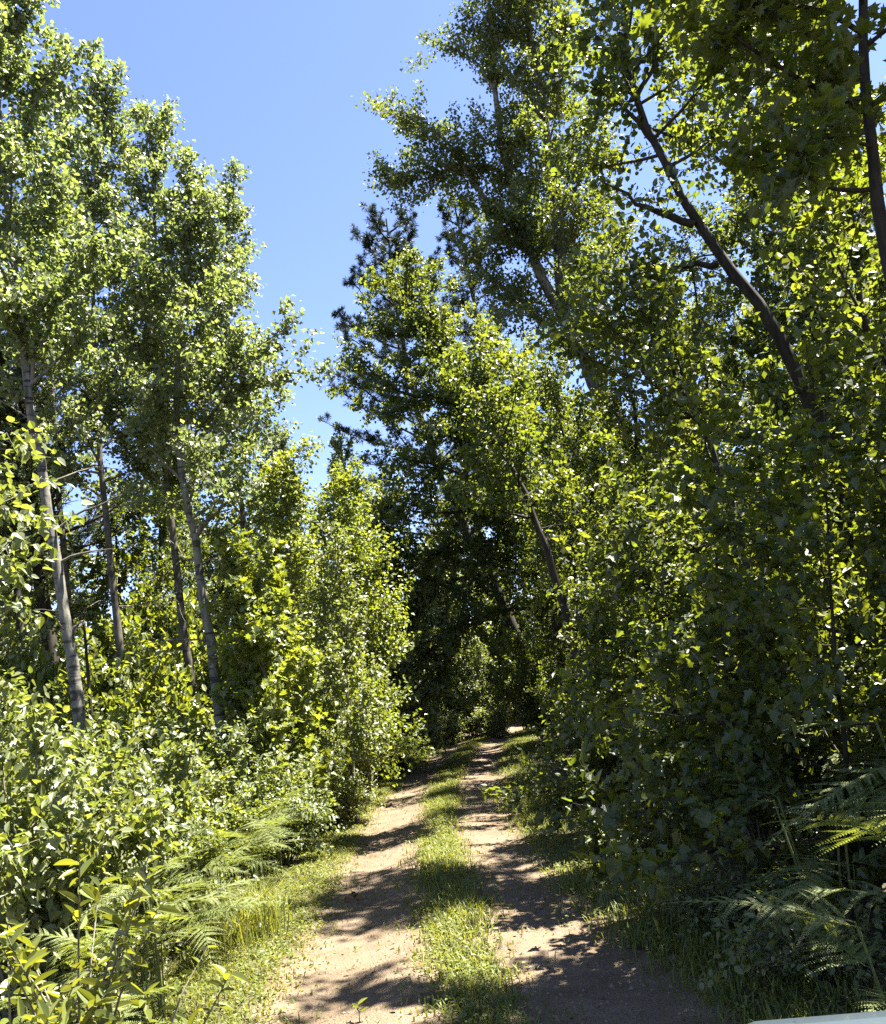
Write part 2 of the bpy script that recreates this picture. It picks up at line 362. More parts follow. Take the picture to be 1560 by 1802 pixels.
def grass(name_label, n, y0, y1, fl, fr, hgt, seed, soft=.12, k=.35, clover=0):
    rng = np.random.default_rng(seed); x, y = strip(n, y0, y1, fl, fr, rng, soft); q = patchy(x, y, rng, k); x, y = x[q], y[q]
    mb = MB(); P = np.stack([x, y, gz(x, y) - .004], 1)
    blades(mb, P, hgt * (1 + .25 * np.sin(x * 2 + y)) * np.interp(y, [4, 30], [1, 1.15]), rng, .005 + .0003 * np.median(y), 1.15)
    if clover:
        i = rng.choice(len(P), clover); pc = P[i] + np.stack([rng.normal(0, .03, clover), rng.normal(0, .03, clover), rng.uniform(.01, hgt * .8, clover)], 1)
        leaves(mb, pc, rng.normal(0, 1, (clover, 3)) * [1, 1, .25], norm(rng.normal(0, .45, (clover, 3)) + UP), rng.uniform(.018, .04, clover), OVAL, rng)
    tag(link('grass', mb.mesh('grass', M['grass'])), name_label, 'grass', kind='stuff')
grass('short yellow green grass along the sunny verge left of the track', 46000, 2.5, 32, lambda y: edge(E_LL, y) - np.interp(y, [3, 6, 9, 14, 30], [1.0, 1.05, 1.0, .75, .6]), lambda y: edge(E_LL, y) + .08, .055, 11, .22, .6, 26000)
grass('grass strip growing between the two sandy wheel ruts', 34000, 2.5, 33, lambda y: edge(E_LR, y) + .02, lambda y: edge(E_RL, y) - .02, .085, 12, .18, .35, 14000)
grass('patchy grass and weeds along the shaded verge right of the track', 30000, 2.5, 32, lambda y: edge(E_RR, y) - .02, lambda y: edge(E_RR, y) + .85, .09, 13, .18, .35, 14000)
grass('sparse grass sprigs scattered over the sandy ruts', 6500, 3, 30, lambda y: edge(E_LL, y), lambda y: edge(E_RR, y), .035, 14, .1, .1)

# small stones and crumbs lying on the sand
rng = np.random.default_rng(21); st = MB(); n = 5200
y = 3.2 + 24 * rng.random(n) ** 1.8; x = edge(E_LL, y) + (edge(E_RR, y) - edge(E_LL, y)) * rng.random(n); s = rng.gamma(2.0, .0042, n) + .003
o = np.array([[1, 0, 0], [-1, 0, 0], [0, 1, 0], [0, -1, 0], [0, 0, .7], [0, 0, -.5]], float); of = np.array([[0, 2, 4], [2, 1, 4], [1, 3, 4], [3, 0, 4]])
a = rng.uniform(0, 6.28, n); ca, sa = np.cos(a), np.sin(a); ov = o[None] * rng.uniform(.6, 1.3, (n, 6, 1))
vx = ov[..., 0] * ca[:, None] - ov[..., 1] * sa[:, None]; vy = ov[..., 0] * sa[:, None] + ov[..., 1] * ca[:, None]
v = np.stack([vx, vy, ov[..., 2]], -1) * s[:, None, None] + np.stack([x, y, gz(x, y) + .006], 1)[:, None]
st.add(v.reshape(-1, 3), (of[None] + (np.arange(n) * 6)[:, None, None]).reshape(-1, 3), np.repeat(rng.random(n), 6))
M['stone'] = plain('pebble', (.18, .135, .092), .9, .2, noise=.5, sc_=9.0)
tag(link('gravel', st.mesh('gravel', M['stone'])), 'fine gravel and crumbs strewn on the sandy ruts', 'gravel', kind='stuff')

rng = np.random.default_rng(23); lt = MB(); n = 900
y = 3.2 + 22 * rng.random(n) ** 1.5; x = edge(E_LL, y) - .4 + (edge(E_RR, y) - edge(E_LL, y) + .8) * rng.random(n)
leaves(lt, np.stack([x, y, gz(x, y) + .012], 1), rng.normal(0, 1, (n, 3)) * [1, 1, .2], norm(rng.normal(0, .35, (n, 3)) + UP), rng.gamma(4, .006, n) + .008, OVAL, rng)
for i in range(160):
    yy = 3.5 + 16 * rng.random() ** 1.5; xx = edge(E_LL, yy) + (edge(E_RR, yy) - edge(E_LL, yy)) * rng.random(); a = rng.uniform(0, 6.28); l = rng.uniform(.03, .14)
    p = np.array([xx, yy, float(gz(xx, yy)) + .010]); q = p + np.array([math.cos(a), math.sin(a), .03]) * l; tube(lt, np.array([p, (p + q) / 2 + rng.normal(0, .006, 3), q]), [.0025, .002, .0012], 4, .5)
tag(link('leaf_litter', lt.mesh('leaf_litter', M['dry'])), 'brown leaf scraps and twigs strewn thinly over the track', 'leaf litter', kind='stuff')

# ------------------------------------------------------------------ trees
def to_ground(pts):
    """extend a trunk line down to the ground"""
    pts = [np.asarray(p, float) for p in pts]; d = pts[0] - pts[1]
    if pts[0][2] > .05:
        d = d / d[2] if abs(d[2]) > 1e-6 else np.array([0, 0, 1.0]); k = pts[0][2]
        b = pts[0] - d * (k + .05); b[:2] = pts[0][:2] + (b[:2] - pts[0][:2]) * .6; pts = [b] + pts
    return pts
def hero(name, label, Y, px, r_px, bark, leafm, cat='tree', group=None, seed=0, base_y=None, extra=(), dy=0.0, **kw):
    """a tree whose trunk passes the given picture points at its distance; r_px = trunk width in pixels near its foot"""
    rng = np.random.default_rng(seed)
    ys = np.linspace(Y, Y + dy, len(px)); pts = to_ground([V(x, y, q) for (x, y), q in zip(px, ys)])
    base = pts[0].copy(); r = r_px / 2 * Y / FPX
    ex = []
    for e in extra:
        qy = e.get('Y', Y); ey = np.linspace(qy, qy + e.get('dy', 0), len(e['px']))
        ex.append((np.array([V(x, y, q) for (x, y), q in zip(e['px'], ey)]), e.get('r', 8) / 2 * Y / FPX, e.get('w', 1.0), e.get('d', 1.0)))
    if Y >= 12:                                # leaves only a few pixels long: two faces each
        kw['tpl'] = KITE if kw['tpl'] is ROUND else SLIM if kw['tpl'] is HAZEL else kw['tpl']
    tb, bb, lb = grow(rng, np.array(pts), r, kw.pop('r_top', r * .16), extra=ex, **kw)
    o = root(name, base, label, cat, group)
    parts = [link('trunk', tb.mesh('trunk', M[bark], True, base), o), tag(link('branches', bb.mesh('branches', M['twig'] if bark != 'dark_bark' else M['dark_bark'], True, base), o), kind='stuff'),
             tag(link('crown', lb.mesh('crown', M[leafm], False, base), o), kind='stuff')]
    kids(o, *parts); return o

asp = dict(c0=.38, nb=34, blen=lambda g: .55 + 1.25 * (1 - g) ** .8 * (.5 + .5 * min(1, g * 4)), elev=lambda g: 25 + 40 * g, leaf=.076, tpl=ROUND, curve=.5, droop=.7, dead=5, twig_n=6, twig_len=.46, jit=.07)
grpA = 'aspens standing left of the track'
hero('aspen_tree', 'tallest pale barked aspen at the left edge, trunk with black scars', 11, [(135, 1215), (105, 1020), (85, 900), (62, 740), (45, 640), (28, 500), (8, 300), (-5, 100), (10, -160)], 26, 'aspen_bark', 'aspen', group=grpA, seed=1,
     n_leaf=24480, extra=[dict(px=[(96, 935), (130, 910), (215, 870)], r=6, d=0), dict(px=[(105, 990), (140, 975), (200, 965)], r=6, d=0), dict(px=[(50, 690), (68, 580), (75, 480)], r=10, d=1.0), dict(px=[(120, 1115), (138, 1098), (150, 1090)], r=8, d=0), dict(px=[(30, 250), (80, 150), (150, 80)], r=6, d=.8), dict(px=[(5, 120), (40, 30), (75, -40)], r=6, d=1)], **{**asp, 'c0': .44, 'nb': 40})
hero('aspen_tree', 'slender aspen with thin dark trunk between the two pale aspens', 14, [(222, 1230), (203, 1060), (190, 940), (172, 700), (165, 400), (190, 140)], 18, 'grey_bark', 'aspen', group=grpA, seed=2, n_leaf=18720, **{**asp, 'c0': .42, 'nb': 36})
hero('aspen_tree', 'thin leaning aspen close behind the forked pale aspen', 15, [(335, 1215), (318, 1060), (302, 930), (290, 800), (276, 500), (268, 190)], 19, 'grey_bark', 'aspen', group=grpA, seed=3, n_leaf=18000, **{**asp, 'c0': .40, 'nb': 36})
hero('aspen_tree', 'pale aspen with a low fork, its side branch reaching towards the sky gap', 12.5, [(385, 1245), (368, 1120), (352, 1010), (342, 940), (325, 860), (312, 770), (310, 690), (320, 560), (335, 430), (345, 310)], 24, 'aspen_bark', 'aspen', group=grpA, seed=4,
     n_leaf=19440, extra=[dict(px=[(343, 945), (375, 908), (430, 862)], r=12, d=.25), dict(px=[(352, 925), (390, 900), (425, 893)], r=5, d=0), dict(px=[(318, 790), (400, 700), (470, 665), (545, 655)], r=8, d=1.0, w=.9), dict(px=[(320, 760), (400, 660), (460, 605), (510, 580)], r=7, d=1.0), dict(px=[(365, 1085), (385, 1040), (392, 1000)], r=5, d=0)], **{**asp, 'c0': .45, 'nb': 34})
hero('aspen_tree', 'bushy topped aspen beside the sky gap, farthest of the left aspens', 16, [(450, 1200), (432, 950), (405, 700), (395, 500), (412, 330)], 16, 'grey_bark', 'aspen', group=grpA, seed=5, n_leaf=15840, **{**asp, 'c0': .36, 'nb': 34})
hero('aspen_tree', 'aspen whose rounded crown tops out beside the tallest aspen', 15.5, [(130, 1200), (112, 950), (90, 600), (110, 180)], 17, 'grey_bark', 'aspen', group=grpA, seed=6, n_leaf=15840, **{**asp, 'c0': .45, 'nb': 34})

# right side: leaning poplars and maples
pop = dict(c0=.34, nb=34, blen=lambda g: 1.0 + 1.9 * (1 - g) ** .7, elev=lambda g: 12 + 45 * g, leaf=.092, tpl=ROUND, curve=.4, droop=.5, dead=4, twig_n=6, twig_len=.48, jit=.075)
grpR = 'trees leaning over the track from the right'
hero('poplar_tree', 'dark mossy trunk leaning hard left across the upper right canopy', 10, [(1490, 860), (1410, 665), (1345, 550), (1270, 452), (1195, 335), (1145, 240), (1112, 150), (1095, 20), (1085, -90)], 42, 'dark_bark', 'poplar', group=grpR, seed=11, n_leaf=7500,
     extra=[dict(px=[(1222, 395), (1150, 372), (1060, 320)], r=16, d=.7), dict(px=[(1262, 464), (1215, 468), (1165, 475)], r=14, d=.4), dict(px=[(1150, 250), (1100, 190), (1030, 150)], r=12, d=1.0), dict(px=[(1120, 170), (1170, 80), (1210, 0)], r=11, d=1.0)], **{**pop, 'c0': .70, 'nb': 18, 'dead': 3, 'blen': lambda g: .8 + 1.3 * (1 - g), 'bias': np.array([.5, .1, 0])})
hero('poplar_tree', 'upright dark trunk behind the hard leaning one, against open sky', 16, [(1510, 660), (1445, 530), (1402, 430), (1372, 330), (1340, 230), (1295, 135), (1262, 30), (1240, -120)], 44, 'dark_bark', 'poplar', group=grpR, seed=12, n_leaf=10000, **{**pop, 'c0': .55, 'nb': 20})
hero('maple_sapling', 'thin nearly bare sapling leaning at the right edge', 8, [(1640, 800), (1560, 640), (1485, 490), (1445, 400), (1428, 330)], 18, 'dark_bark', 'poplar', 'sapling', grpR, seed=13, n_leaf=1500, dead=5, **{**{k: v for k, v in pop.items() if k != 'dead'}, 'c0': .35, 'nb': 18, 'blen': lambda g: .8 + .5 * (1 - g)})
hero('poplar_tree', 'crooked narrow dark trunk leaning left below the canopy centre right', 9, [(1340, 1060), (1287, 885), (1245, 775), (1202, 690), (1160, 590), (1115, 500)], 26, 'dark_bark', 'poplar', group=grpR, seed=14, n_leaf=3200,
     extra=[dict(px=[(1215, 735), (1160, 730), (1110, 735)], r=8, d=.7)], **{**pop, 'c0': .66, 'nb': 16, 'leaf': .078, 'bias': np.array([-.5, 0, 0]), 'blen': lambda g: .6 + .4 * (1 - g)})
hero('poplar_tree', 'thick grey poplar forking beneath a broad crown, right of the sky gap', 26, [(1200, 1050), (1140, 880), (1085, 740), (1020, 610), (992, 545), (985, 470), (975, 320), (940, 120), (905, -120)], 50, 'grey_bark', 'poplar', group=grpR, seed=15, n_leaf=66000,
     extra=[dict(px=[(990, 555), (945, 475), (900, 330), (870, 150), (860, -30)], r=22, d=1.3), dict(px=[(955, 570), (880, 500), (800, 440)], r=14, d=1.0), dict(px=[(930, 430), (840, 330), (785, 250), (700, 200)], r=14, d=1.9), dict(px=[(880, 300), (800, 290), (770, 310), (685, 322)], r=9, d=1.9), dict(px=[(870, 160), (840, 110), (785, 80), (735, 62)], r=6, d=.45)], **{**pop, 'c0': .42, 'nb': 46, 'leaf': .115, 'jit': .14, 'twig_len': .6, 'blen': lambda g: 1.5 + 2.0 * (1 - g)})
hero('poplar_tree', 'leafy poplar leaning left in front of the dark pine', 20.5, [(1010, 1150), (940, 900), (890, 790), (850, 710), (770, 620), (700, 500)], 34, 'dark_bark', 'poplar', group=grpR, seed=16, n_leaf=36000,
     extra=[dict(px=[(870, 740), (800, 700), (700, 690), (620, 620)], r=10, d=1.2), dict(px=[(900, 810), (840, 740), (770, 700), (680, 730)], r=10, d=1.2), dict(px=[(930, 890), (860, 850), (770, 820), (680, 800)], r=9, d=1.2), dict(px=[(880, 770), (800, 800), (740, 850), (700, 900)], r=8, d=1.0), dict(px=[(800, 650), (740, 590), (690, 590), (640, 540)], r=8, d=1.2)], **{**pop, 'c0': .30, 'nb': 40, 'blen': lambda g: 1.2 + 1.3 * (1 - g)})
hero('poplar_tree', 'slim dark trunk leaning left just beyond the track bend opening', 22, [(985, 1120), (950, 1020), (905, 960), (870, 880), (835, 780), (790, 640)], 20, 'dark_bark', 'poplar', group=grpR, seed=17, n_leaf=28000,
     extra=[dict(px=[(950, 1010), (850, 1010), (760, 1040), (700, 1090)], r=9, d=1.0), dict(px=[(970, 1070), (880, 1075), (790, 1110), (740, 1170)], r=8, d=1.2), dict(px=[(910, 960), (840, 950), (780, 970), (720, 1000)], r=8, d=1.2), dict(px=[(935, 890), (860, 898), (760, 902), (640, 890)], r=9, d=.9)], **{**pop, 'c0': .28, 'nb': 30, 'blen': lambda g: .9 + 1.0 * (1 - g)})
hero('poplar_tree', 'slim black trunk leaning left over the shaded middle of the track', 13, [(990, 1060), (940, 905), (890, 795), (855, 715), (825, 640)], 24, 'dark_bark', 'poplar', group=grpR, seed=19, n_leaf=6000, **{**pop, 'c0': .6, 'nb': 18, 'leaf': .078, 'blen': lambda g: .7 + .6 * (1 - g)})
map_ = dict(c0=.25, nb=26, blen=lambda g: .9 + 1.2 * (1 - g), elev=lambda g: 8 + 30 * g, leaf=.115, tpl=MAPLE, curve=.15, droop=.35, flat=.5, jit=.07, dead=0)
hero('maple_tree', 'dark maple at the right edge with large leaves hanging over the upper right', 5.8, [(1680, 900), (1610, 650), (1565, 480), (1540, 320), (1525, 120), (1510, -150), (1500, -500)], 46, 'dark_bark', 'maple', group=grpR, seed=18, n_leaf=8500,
     extra=[dict(px=[(1530, 200), (1460, 170), (1380, 120), (1290, 60), (1220, 60)], r=14, d=1.0, dy=-.5), dict(px=[(1545, 330), (1450, 330), (1380, 280), (1300, 290)], r=10, d=1.0), dict(px=[(1512, -50), (1400, -120), (1260, -150), (1130, -160)], r=10, d=1.4, dy=1.5), dict(px=[(1520, 60), (1450, 20), (1380, 10), (1300, 20)], r=12, d=1.0, dy=-.4), dict(px=[(1540, 260), (1480, 240), (1420, 260), (1400, 330)], r=8, d=1.0, dy=-.6)], **{**map_, 'c0': .60, 'nb': 20, 'leaf': .105})  # limb above the frame is added to dapple the near left rut

# pines
def pine(name, label, Y, px, r_px, seed, n_b=46, reach=3.0, group=None, c0=.35, tuft=.20, bark='dark_bark', n_t=1500):
    rng = np.random.default_rng(seed); pts = to_ground([V(x, y, Y) for x, y in px]); base = pts[0].copy(); r = r_px / 2 * Y / FPX
    P = spline(np.array(pts), 22); tb, bb, lb = MB(), MB(), MB(); tube(tb, P, np.linspace(r, r * .12, 22), 9, .5, rng, .04)
    segs = []; az = 0
    for i in range(n_b):
        f = c0 + (.98 - c0) * (i + rng.uniform(.1, .9)) / n_b; x = f * 21; k = min(int(x), 20); p = P[k] + (P[k + 1] - P[k]) * (x - k); g_ = (f - c0) / (1 - c0); az += 2.3 + rng.normal(0, .3)
        L = (reach * (1 - g_) ** .8 + .5) * rng.uniform(.65, 1.2); Q = path(p, (math.cos(az), math.sin(az), .10 + .5 * g_), L, 6, .35, .08, rng); tube(bb, Q, np.linspace(.05, .012, 7), 5, .5)
        for u in rng.uniform(.25, 1, int(7 + 6 * L)):
            x2 = u * 6; j = min(int(x2), 5); q = Q[j] + (Q[j + 1] - Q[j]) * (x2 - j)
            T = path(q, norm(Q[j + 1] - Q[j]) + rng.normal(0, .6, 3) + UP * .2, rng.uniform(.25, .7), 3, .4, .12, rng); tube(bb, T, np.linspace(.012, .005, 4), 4, .5); segs.append(T)
    nn = 20; T = [segs[i] for i in rng.choice(len(segs), n_t)]; u = rng.uniform(.0, 1.0, n_t) ** .7
    c = np.array([t[1] + (t[3] - t[1]) * k for t, k in zip(T, u)]); d = norm(np.array([t[3] - t[1] for t in T]))
    pos = np.repeat(c, nn, 0); ax = norm(np.repeat(d, nn, 0) * .7 + norm(rng.normal(0, 1, (n_t * nn, 3))))
    NE = (np.array([(0, 0, 0), (.5, .055, 0), (1, 0, 0), (.5, -.055, 0)]), np.array([[0, 1, 2, 3]]))
    leaves(lb, pos, ax, rng.normal(0, 1, (n_t * nn, 3)), tuft * rng.uniform(.6, 1.15, n_t * nn), NE, rng)
    o = root(name, base, label, 'tree', group)
    kids(o, link('trunk', tb.mesh('trunk', M[bark], True, base), o), link('branches', bb.mesh('branches', M['dark_bark'], True, base), o), tag(link('crown', lb.mesh('crown', M['needle'], False, base), o), kind='stuff')); return o
pine('pine_tree', 'dark bluish pine jutting into the sky gap behind the poplars', 31, [(960, 1260), (880, 1050), (772, 830), (708, 600), (680, 385)], 24, 31, 70, 4.8, n_t=5600, tuft=.21, c0=.30)
pine('pine_tree', 'second dark pine top showing above the leafy leaning poplar', 30, [(980, 1200), (920, 900), (850, 600), (800, 360)], 24, 32, 46, 2.2, n_t=2800, tuft=.19)
pine('pine_tree', 'thick nearly black pine trunk just left of the tallest aspen', 16, [(92, 1165), (72, 1030), (60, 900), (38, 700), (20, 500)], 36, 33, 40, 2.2, c0=.45, n_t=2200, tuft=.13)
pine('pine_tree', 'dark slim pine trunk at the far left behind the brush', 18, [(40, 1150), (30, 1040), (18, 880), (-20, 600)], 20, 34, 34, 1.8, c0=.5, n_t=1400, tuft=.13)

# young trees filling the middle
mid = dict(c0=.10, nb=36, blen=lambda g: .5 + 1.2 * (1 - g) ** .8, elev=lambda g: 18 + 35 * g, leaf=.085, tpl=HAZEL, curve=.4, droop=.4, flat=.7, dead=0)
hero('young_tree', 'bright green young tree right of the forked aspen, rounded top', 15.5, [(530, 1250), (515, 1050), (500, 815)], 13, 'twig', 'young', group='young trees in the middle', seed=41, n_leaf=14000, **{**mid, 'jit': .10, 'blen': lambda g: .5 + .75 * (1 - g)})
hero('young_tree', 'yellow green maple sapling glowing beside the forked aspen', 12.5, [(480, 1260), (455, 1130), (430, 985)], 10, 'twig', 'young', 'sapling', 'young trees in the middle', seed=42, n_leaf=7000, **{**mid, 'leaf': .10, 'tpl': MAPLE, 'flat': .4, 'blen': lambda g: .5 + .6 * (1 - g)})
hero('young_tree', 'young leafy tree in the middle below the dark pine', 17, [(640, 1270), (625, 1080), (610, 850)], 13, 'twig', 'young', group='young trees in the middle', seed=43, n_leaf=16000, **{**mid, 'jit': .10})
hero('young_tree', 'distant grey green treetop left in the sky gap', 30, [(520, 1220), (500, 1000), (490, 765)], 16, 'twig', 'aspen', group='distant tops in the sky gap', seed=44, n_leaf=14000, **{**mid, 'c0': .3, 'leaf': .12, 'tpl': DIAM, 'blen': lambda g: .6 + 1.8 * (1 - g)})
hero('young_tree', 'distant pointed treetop touching the pine at the sky gap', 32, [(625, 1240), (612, 1000), (600, 768)], 16, 'twig', 'aspen', group='distant tops in the sky gap', seed=45, n_leaf=14000, **{**mid, 'c0': .3, 'leaf': .12, 'tpl': DIAM, 'blen': lambda g: .6 + 1.8 * (1 - g)})
hero('young_tree', 'small dark stemmed sapling beside the left brush edge near the track', 14, [(618, 1310), (610, 1190), (600, 1080), (595, 960)], 8, 'twig', 'brush', 'sapling', 'young trees in the middle', seed=46, n_leaf=4500, **{**mid, 'c0': .2, 'nb': 26, 'blen': lambda g: .4 + .55 * (1 - g)})
hero('young_tree', 'shaded young tree standing straight behind the end of the track', 33, [(800, 1270), (790, 1130), (785, 930)], 14, 'dark_bark', 'brush', group='young trees in the middle', seed=47, n_leaf=20000, **{**mid, 'leaf': .12, 'tpl': DIAM, 'blen': lambda g: .9 + 1.9 * (1 - g)})
hero('young_tree', 'leafy young tree where the track bends out of sight', 22, [(700, 1270), (690, 1120), (680, 900)], 14, 'dark_bark', 'brush', group='young trees in the middle', seed=48, n_leaf=20000, **{**mid, 'leaf': .11, 'tpl': DIAM, 'blen': lambda g: .9 + 1.6 * (1 - g)})

# understorey maples on the right
und = dict(c0=.12, nb=34, blen=lambda g: .7 + 1.0 * (1 - g), elev=lambda g: 5 + 30 * g, leaf=.078, tpl=MAPLE2, curve=.05, droop=.25, flat=.38, twig_n=5, twig_len=.5, jit=.045, dead=3, upward=-.05)
grpU = 'maple saplings in the right thicket'
hero('maple_sapling', 'sunlit maple sapling filling the right edge below the leaning trunk', 6.0, [(1480, 1250), (1460, 1000), (1450, 720)], 12, 'dark_bark', 'maple', 'sapling', grpU, seed=51, n_leaf=6500, **und)
hero('maple_sapling', 'maple sapling with pale glinting leaves halfway up the dark right wall', 7.5, [(1290, 1330), (1270, 1100), (1250, 860)], 12, 'dark_bark', 'poplar', 'sapling', grpU, seed=52, n_leaf=6500, **und)
hero('maple_sapling', 'maple sapling beside the shaded right side of the track', 10.5, [(1130, 1330), (1120, 1150), (1110, 930)], 11, 'dark_bark', 'poplar', 'sapling', grpU, seed=53, n_leaf=8500, **{**und, 'tpl': HAZEL, 'leaf': .070, 'blen': lambda g: .6 + .8 * (1 - g)})
hero('maple_sapling', 'maple sapling rising among the upper right trunks', 9.5, [(1400, 1150), (1380, 980), (1370, 790)], 12, 'dark_bark', 'poplar', 'sapling', grpU, seed=54, n_leaf=6500, **{**und, 'tpl': HAZEL, 'leaf': .070, 'blen': lambda g: .6 + .8 * (1 - g)})
hero('maple_sapling', 'bright maple sapling high at the far right behind the bare sapling', 11, [(1600, 1050), (1570, 800), (1550, 540)], 14, 'dark_bark', 'maple', 'sapling', grpU, seed=55, n_leaf=12000, **{**und, 'blen': lambda g: .9 + 1.4 * (1 - g)})
hero('maple_sapling', 'dark maple sapling under the thick grey poplar', 13, [(1170, 1250), (1150, 1050), (1135, 820)], 12, 'dark_bark', 'poplar', 'sapling', grpU, seed=56, n_leaf=14000, **{**und, 'leaf': .09, 'tpl': HAZEL, 'blen': lambda g: .9 + 1.3 * (1 - g)})

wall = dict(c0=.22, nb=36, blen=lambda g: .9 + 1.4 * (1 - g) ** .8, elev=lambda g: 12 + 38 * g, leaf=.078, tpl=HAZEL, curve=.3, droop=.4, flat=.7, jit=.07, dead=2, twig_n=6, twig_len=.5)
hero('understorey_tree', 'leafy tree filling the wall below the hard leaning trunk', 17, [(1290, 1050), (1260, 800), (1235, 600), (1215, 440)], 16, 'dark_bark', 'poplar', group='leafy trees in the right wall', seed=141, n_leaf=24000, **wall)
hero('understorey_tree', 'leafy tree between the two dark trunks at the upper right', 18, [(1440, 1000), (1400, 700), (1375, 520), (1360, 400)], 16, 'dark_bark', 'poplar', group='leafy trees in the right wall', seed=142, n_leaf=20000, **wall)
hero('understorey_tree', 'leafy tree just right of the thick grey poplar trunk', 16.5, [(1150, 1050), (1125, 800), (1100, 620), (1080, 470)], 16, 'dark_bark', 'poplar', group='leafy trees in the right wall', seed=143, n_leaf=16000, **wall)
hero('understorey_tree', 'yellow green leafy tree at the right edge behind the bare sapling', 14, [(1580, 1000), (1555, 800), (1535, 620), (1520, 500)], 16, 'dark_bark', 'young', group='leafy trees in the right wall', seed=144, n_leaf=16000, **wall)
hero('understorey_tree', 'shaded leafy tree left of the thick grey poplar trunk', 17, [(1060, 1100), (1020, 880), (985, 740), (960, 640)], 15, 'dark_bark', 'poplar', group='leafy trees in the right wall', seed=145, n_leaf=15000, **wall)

# ------------------------------------------------------------------ shrubs (built once per kind, then copied)
def shrub(rng, h, r, stems, n_leaf, leaf, tpl, flat=.5, droop=.3):
    sb, lb = MB(), MB(); segs = []
    for i in range(stems):
        a = i * 2.4 + rng.normal(0, .3); q = r * math.sqrt((i + .5) / stems)
        top = np.array([math.cos(a) * q, math.sin(a) * q, h * (1 - .45 * (q / r) ** 2) * rng.uniform(.75, 1.08)])
        P = spline(np.array([[math.cos(a) * .08, math.sin(a) * .08, -.05], top * [.45, .45, .55] + rng.normal(0, .06, 3), top]), 7); tube(sb, P, np.linspace(.013, .003, 7), 4, .5)
        for u in rng.uniform(.15, 1, 13):
            x = u * 6; k = min(int(x), 5); p = P[k] + (P[k + 1] - P[k]) * (x - k)
            T = path(p, norm(P[k + 1] - P[k]) * .4 + rng.normal(0, .7, 3) + UP * .25, rng.uniform(.15, .5) * (.5 + r * .5), 3, .05, .15, rng); tube(sb, T, np.linspace(.004, .0015, 4), 3, .5)
            for k in range(3): segs.append((T[k], T[k + 1], 1 + .4 * k))
        segs.append((P[5], P[6], 1.5))
    pos, d, i = scatter(segs, n_leaf, .045, rng); pos[:, 2] = np.abs(pos[:, 2]) + .02
    a = norm(d * .6 + rng.normal(0, .55, (n_leaf, 3)) - UP * droop); nn = norm(rng.normal(0, 1, (n_leaf, 3)) * flat + UP * .9)
    leaves(lb, pos, a, nn, leaf * rng.uniform(.6, 1.3, n_leaf), tpl, rng); return sb, lb
def shrub_proto(kind, seed, leafm, **kw):
    sb, lb = shrub(np.random.default_rng(seed), **kw); return sb.mesh(kind + '_stems', M['twig'], True), lb.mesh(kind + '_leaves', M[leafm])
SH = {
 'hazel_a': shrub_proto('hazel', 61, 'brush', h=1.8, r=1.0, stems=18, n_leaf=10500, leaf=.068, tpl=HAZEL),
 'hazel_b': shrub_proto('hazel', 62, 'brush', h=1.5, r=1.1, stems=18, n_leaf=10500, leaf=.068, tpl=OVAL),
 'bramble': shrub_proto('bramble', 63, 'brush', h=1.0, r=.8, stems=14, n_leaf=6500, leaf=.058, tpl=OVAL, flat=.4),
 'dogwood': shrub_proto('dogwood', 64, 'young', h=1.4, r=.85, stems=14, n_leaf=7000, leaf=.068, tpl=OVAL, flat=.5),
 'maple_bush': shrub_proto('maple_bush', 65, 'maple', h=1.8, r=1.05, stems=15, n_leaf=9500, leaf=.060, tpl=HAZEL, flat=.5),
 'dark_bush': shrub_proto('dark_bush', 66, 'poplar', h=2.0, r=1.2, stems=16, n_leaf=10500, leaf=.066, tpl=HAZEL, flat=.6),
 'low': shrub_proto('low', 67, 'brush', h=.45, r=.55, stems=14, n_leaf=2200, leaf=.055, tpl=OVAL, flat=.4),
}
rs = np.random.default_rng(7)
def put(kind, x, y, s, label, group, name='shrub', z=None, cat='shrub', sz=1.0):
    o = root(name, (x, y, float(gz(x, y)) if z is None else z), label, cat, group, rs.uniform(0, 6.28), s); o.scale = (s, s, s * sz)
    link('stems', SH[kind][0], o); tag(link('foliage', SH[kind][1], o), kind='stuff'); return o

